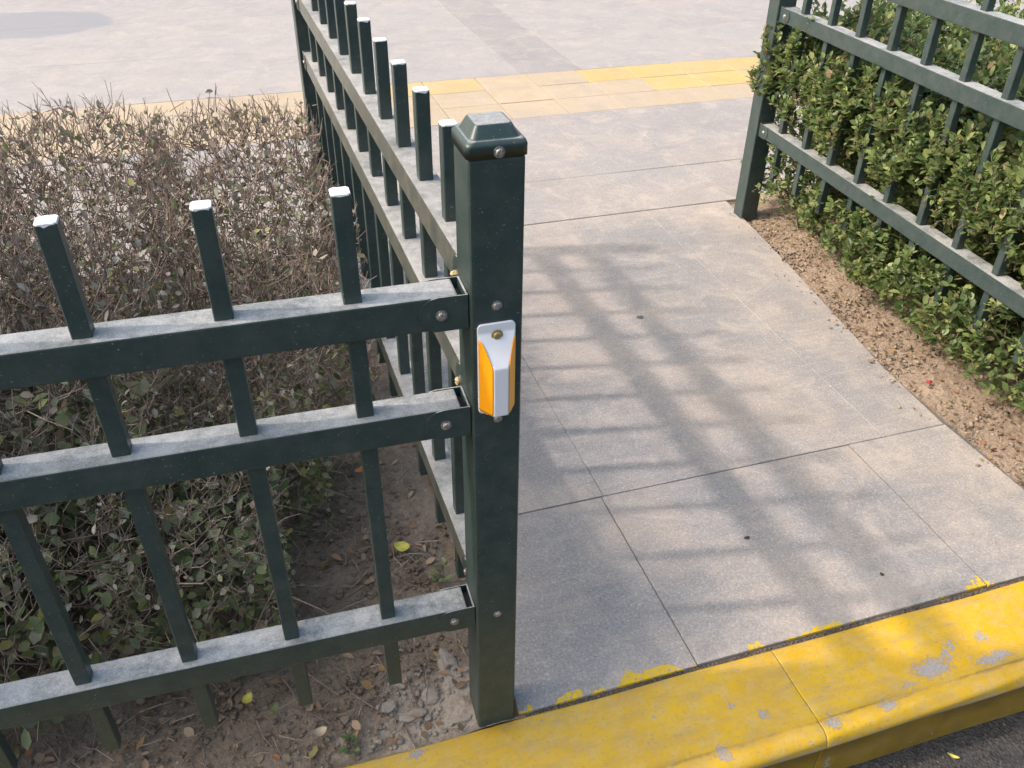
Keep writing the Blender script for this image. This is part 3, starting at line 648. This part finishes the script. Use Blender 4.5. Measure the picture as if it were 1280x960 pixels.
for yi, y in enumerate((1.56, 1.20, .84, .48, .12)):
    
    for j, x in enumerate((1.60, 2.02, 2.45, 2.9, 3.35, 3.8)):
        if y < .2 and j > 2 or (y < .5 and j > 3): continue
        xx = x+.047*(y-1)+random.uniform(-.02, .02); h = random.uniform(1.02, 1.12)
        if j == 0: h = (.98, .96, .93, .90, .9)[yi]
        g = GRN[k % 4]; rz = random.choice((0, 1.571, 3.142, 4.712))+random.uniform(-.2, .2); sc = (.88, .86, h)
        if j == 0:
            xx = 1.645+.047*(y-1); rz = 0; sc = (1, 1, 1)
            def keep(P, r, xx=xx, y=y):
                X = P[:, 0]+xx; Y = P[:, 1]+y; Z = P[:, 2]; d = X-(1.457+.047*(Y-1.66))       # distance behind the rail's face
                dmin = np.interp(Z, [0, .06, .12, .26, .33, .39, .46, .60, .68, .72], [.16, .07, -.03, -.03, .058, .05, -.04, -.055, -.04, -.01])+np.where((Z < .3) & (Y > 1.2), .05, 0)+.018*np.sin(Y*23)+.012*np.sin(Y*57+Z*30)
                far = (Y > 1.60) & (d < .02) & (Z < .44)
                return (d > dmin+r.normal(0, .012, len(d))) & ~far & (r.random(len(d)) < np.where(Z < .30, .85, 1))
            g = green_shrub(50+yi, (.70, .69, .66, .63, .63)[yi], .235, 2300, keep, .90)
        place_shrub('evergreen_shrub', g, (xx, y+(random.uniform(.02, .08) if j else 0), .0), rz, sc,
                    ('small leaved green shrub poking through the fence beside its far post' if yi == 0 else 'small leaved green shrub growing through the rails beside tan soil') if j == 0 else 'green clipped shrub deeper inside the evergreen hedge',
                    'evergreen shrubs along the fence' if j == 0 else 'evergreen shrubs inside the hedge'); k += 1

def added_shade_tree():  # unseen tree, added to cast shade on the near slab and front soil
    r = np.random.default_rng(77); root = empty('added_shade_tree', (-2.1, .72, -.01)); tag(root, 'small round crowned tree added out of view to shade the left bed', 'tree')
    segs = []; p = np.array([0, 0, -.05])
    for i in range(5):
        q = p+np.array([r.normal(0, .01), r.normal(0, .01), .24]); segs.append((p, q, .035-.003*i, .035-.003*(i+1))); p = q
    hub = p; P = []; c = np.array([0, 0, 1.60]); rad = np.array([.60, .52, .70])
    for k in range(420):
        d = rand_dir(r, 1)[0]; t = c+d*rad*r.uniform(.35, 1.0)**.5; a = hub+(t-hub)*.45+r.normal(0, .05, 3)
        if k % 6 == 0: segs.append((hub+r.normal(0, .02, 3), a, .010, .006))
        segs.append((a, t, .004, .002)); P.append(t)
    V, F, n, kk = tubes(segs, 5); link('added_tree_trunk', np_mesh('added_tree_trunk', V, [F], {'rnd': np.repeat(r.uniform(0, 1, n), kk)}), M['twig_green'], root)
    P = np.repeat(np.array(P), 12, 0); n = len(P); P = P+r.normal(0, .045, (n, 3)); Ls = r.uniform(.035, .065, n)
    link('crown', leaves_mesh('crown', P, rand_dir(r, n), rand_dir(r, n)+np.array([0, 0, .6]), Ls, Ls*.55, r.uniform(0, .9, n), r.uniform(0, .2, n)), M['leaf_green'], root)
added_shade_tree()

# ------------------------------------------------------------------ litter, gravel and fallen leaves
def in_frame(x, y): return True
def scatter_leaf(name, n, gen, zf, mat, size, label=None):
    P = np.array([gen() for _ in range(n)]); z = zf(P[:, 0], P[:, 1]); P3 = np.stack([P[:, 0], P[:, 1], z+rng.uniform(.002, .012, n)], 1)
    D = rand_dir(rng, n)*np.array([1, 1, .25]); U = rand_dir(rng, n)*.45+np.array([0, 0, 1.])
    me = leaves_mesh(name, P3, D, U, rng.uniform(size[0], size[1], n), rng.uniform(size[0]*.5, size[1]*.6, n), rng.uniform(0, 1, n), rng.uniform(-.2, .4, n))
    return tag(link(name, me, mat), label, kind='stuff')
ZR = lambda X, Y: np.where(X < np.vectorize(edge_r)(Y), 0., -.016+.030*np.clip((X-np.vectorize(edge_r)(Y))/.2, 0, 1))
gl = lambda: (random.uniform(-2.2, .0), random.uniform(-.02, 1.8)); gr = lambda: (lambda y: (edge_r(y)+(.004+abs(random.gauss(0, .11)) if random.random() < .965 else -abs(random.gauss(0, .025+.02*math.sin(y*9)**2))), y))(random.uniform(-.02, 1.75))
scatter_leaf('leaf_litter', 2600, gl, ZL, M['litter'], (.010, .028), 'brown dead leaf litter on the shaded soil under the bare hedge')
scatter_leaf('leaf_litter', 620, gr, ZR, M['litter'], (.008, .020), 'tan dead leaf litter on the sunlit soil strip beside the path')
def pebbles(name, n, gen, zf, mat, smin, smax, label):
    bm = bmesh.new(); bmesh.ops.create_icosphere(bm, subdivisions=1, radius=1); bv = np.array([v.co[:] for v in bm.verts]); bf = np.array([[v.index for v in f.verts] for f in bm.faces]); bm.free()
    P = np.array([gen() for _ in range(n)]); z = zf(P[:, 0], P[:, 1]); s = smin*(smax/smin)**(rng.uniform(0, 1, n)**2.2)
    jit = 1+rng.normal(0, .16, (n, len(bv), 1)); sc = rng.uniform(.6, 1.2, (n, 1, 3))*np.array([1, 1, .75]); V = bv[None]*jit*sc*s[:, None, None]
    a = rng.uniform(0, 6.28, n); ca, sa = np.cos(a)[:, None], np.sin(a)[:, None]; x, y = V[..., 0]*ca-V[..., 1]*sa, V[..., 0]*sa+V[..., 1]*ca
    V = np.stack([x+P[:, :1], y+P[:, 1:], V[..., 2]+(z+s*.2)[:, None]], -1); F = (bf[None]+(np.arange(n)*len(bv))[:, None, None]).reshape(-1, 3)
    return tag(link(name, np_mesh(name, V.reshape(-1, 3), [F]), mat), label, kind='stuff')
pl_ = lambda: (random.uniform(-1.3, .03), abs(random.gauss(0, .45))-.02) if random.random() < .8 else (random.uniform(-.5, .0), random.uniform(-.02, .6))
pebbles('soil_clods', 7000, lambda: (lambda q: (q[0], min(q[1], 1.8)))(pl_()), ZL, M['soil'], .0014, .0075, 'brown soil clods and crumbs on the shaded bed')
pebbles('gravel', 380, lambda: (lambda q: (q[0], min(q[1], 1.8)))(pl_()), ZL, M['pebble'], .0013, .005, 'small grey stones in the shaded soil')
pebbles('soil_clods', 2600, gr, ZR, M['soil_r'], .0013, .0062, 'tan soil crumbs on the sunlit strip')
pebbles('gravel', 900, gr, ZR, M['pebble_r'], .0018, .008, 'pale gravel along the edge of the path slabs')
pebbles('joint_grit', 1500, lambda: (random.uniform(.07, 1.33), random.gauss(-.031, .0025)), lambda X, Y: -.0065+0*X, M['joint'], .0012, .004, 'dirt and grit packed in the joint behind the kerb')
pebbles('road_grit', 500, lambda: (random.uniform(-.2, 2), -.226-abs(random.gauss(0, .05))), lambda X, Y: -.135+0*X, M['joint'], .0012, .004, 'grit lying in the gutter below the kerb')
def twig_litter(n):
    segs = []
    for _ in range(n):
        x, y = gl() if random.random() < .5 else (random.uniform(-.9, 0), random.uniform(0, .8)); a = random.uniform(0, 6.28); L = random.uniform(.02, .09); z = -.008+random.uniform(0, .008)
        p = np.array([x, y, z]); d = np.array([math.cos(a), math.sin(a), random.uniform(-.05, .12)])*L; q = p+d*.5+rng.normal(0, .004, 3)*np.array([1, 1, .4]); r_ = random.uniform(.0007, .0016)
        segs += [(p, q, r_, r_*.9), (q, p+d, r_*.9, r_*.6)]
    V, F, m_, kk = tubes(segs); return tag(link('twig_litter', np_mesh('twig_litter', V, [F], {'rnd': np.repeat(rng.uniform(0, 1, m_), kk)}), M['twig_dry']), 'broken dry twigs strewn on the shaded soil', kind='stuff')
twig_litter(1100)
def fallen(loc, L, Wd, rz, mat, label, name='fallen_leaf', tilt=(.1, .1)):
    V = []; F = []; n = 8
    for i in range(n+1):
        t = i/n; wv = Wd*.5*math.sin(math.pi*min(1, t*.92+.06))**.8*(1 if i < n else .05)
        for s in (-1, 0, 1): V.append((L*(t-.5), s*wv, .0035*abs(s)+.006*(t-.5)**2*4*random.uniform(.6, 1)))
    for i in range(n):
        for s in (0, 1): a = i*3+s; F.append((a, a+3, a+4, a+1))
    o = link(name, mesh(name, V, F, True), mat); o.location = loc; o.rotation_euler = (tilt[0], tilt[1], rz)
    return tag(o, label, 'leaf', 'fallen leaves')
fallen((-.074, .415, .002), .034, .024, -.3, M['fl_yellow'], 'yellow green fallen leaf on shaded soil behind the corner post', tilt=(.25, .1))
fallen((-.403, .136, .002), .022, .016, .8, M['fl_yellow'], 'small yellow leaf on soil below the low front rail', tilt=(.2, -.1))
fallen((-.43, .19, .003), .034, .010, .1, M['fl_orange'], 'narrow orange leaf under the low front rail')
fallen((-.29, .035, .002), .024, .016, .3, M['fl_tan'], 'pale tan leaf on the soil close to the yellow kerb')
fallen((-.36, .10, .002), .020, .012, 1.3, M['fl_green'], 'dull green leaf on the soil near the small yellow leaf')
fallen((-.20, .62, .003), .040, .026, 2.1, M['fl_tan'], 'large tan leaf lying where the bare hedge ends')
fallen((-.12, .68, .003), .030, .016, .6, M['fl_orange'], 'orange brown leaf beside the side fence under the hedge')
fallen((.80, -.258, -.133), .022, .007, -.7, M['fl_yellow'], 'slim yellow leaf lying on the dark road')
def scrap(name, loc, r, sc, mat, label, cat, seed):
    o = lump(name, r, mat, None, loc, sc, seed, 2, .4); return tag(o, label, cat)
scrap('gum_spot', (.795, 1.138, .0006), .012, (1.2, .75, .05), M['gum'], 'dark flattened gum spot in the middle of the path', 'gum', 1)
scrap('bark_scrap', (.633, .231, .002), .005, (1.3, .6, .5), M['dark'], 'tiny dark bark scrap on the near path slab', 'debris', 2)
scrap('pebble', (.846, .061, .0015), .0042, (1, .9, .5), M['dark'], 'tiny dark pebble near the kerb joint on the path', 'pebble', 3)
scrap('paper_scrap', (1.392, .594, .012), .008, (1.2, .8, .5), M['red'], 'crumpled dark red scrap on the tan soil', 'litter', 4)
def weed(loc, n, L, label, seed):
    r = np.random.default_rng(seed); root = empty('weed', loc); tag(root, label, 'weed', 'weeds in the shaded bed')
    segs = []; P = []; D = []
    for _ in range(n):
        a = r.uniform(0, 6.28); tip = np.array([math.cos(a)*L*.6, math.sin(a)*L*.6, L*r.uniform(.5, 1)]); segs.append((np.zeros(3), tip*.55+np.array([0, 0, .004]), .0009, .0008)); segs.append((tip*.55+np.array([0, 0, .004]), tip, .0008, .0006))
        for q in range(3): P.append(tip*(.6+.2*q)); D.append(np.array([math.cos(a+q-1), math.sin(a+q-1), .25]))
    V, F, m_, kk = tubes(segs); link('stems', np_mesh('stems', V, [F], {'rnd': np.full(len(V), .5)}), M['twig_green'], root)
    P = np.array(P); D = np.array(D); k_ = len(P)
    link('leaves', leaves_mesh('leaves', P, D, rand_dir(r, k_)*.3+np.array([0, 0, 1.]), r.uniform(.009, .016, k_), r.uniform(.006, .010, k_), r.uniform(.1, .7, k_), r.uniform(0, .2, k_)), M['leaf_green'], root)
weed((-.012, .315, -.008), 6, .030, 'little green weed against the foot of the side fence', 1)
weed((-.245, -.005, -.006), 5, .020, 'little green weed at the edge of the yellow kerb', 2)
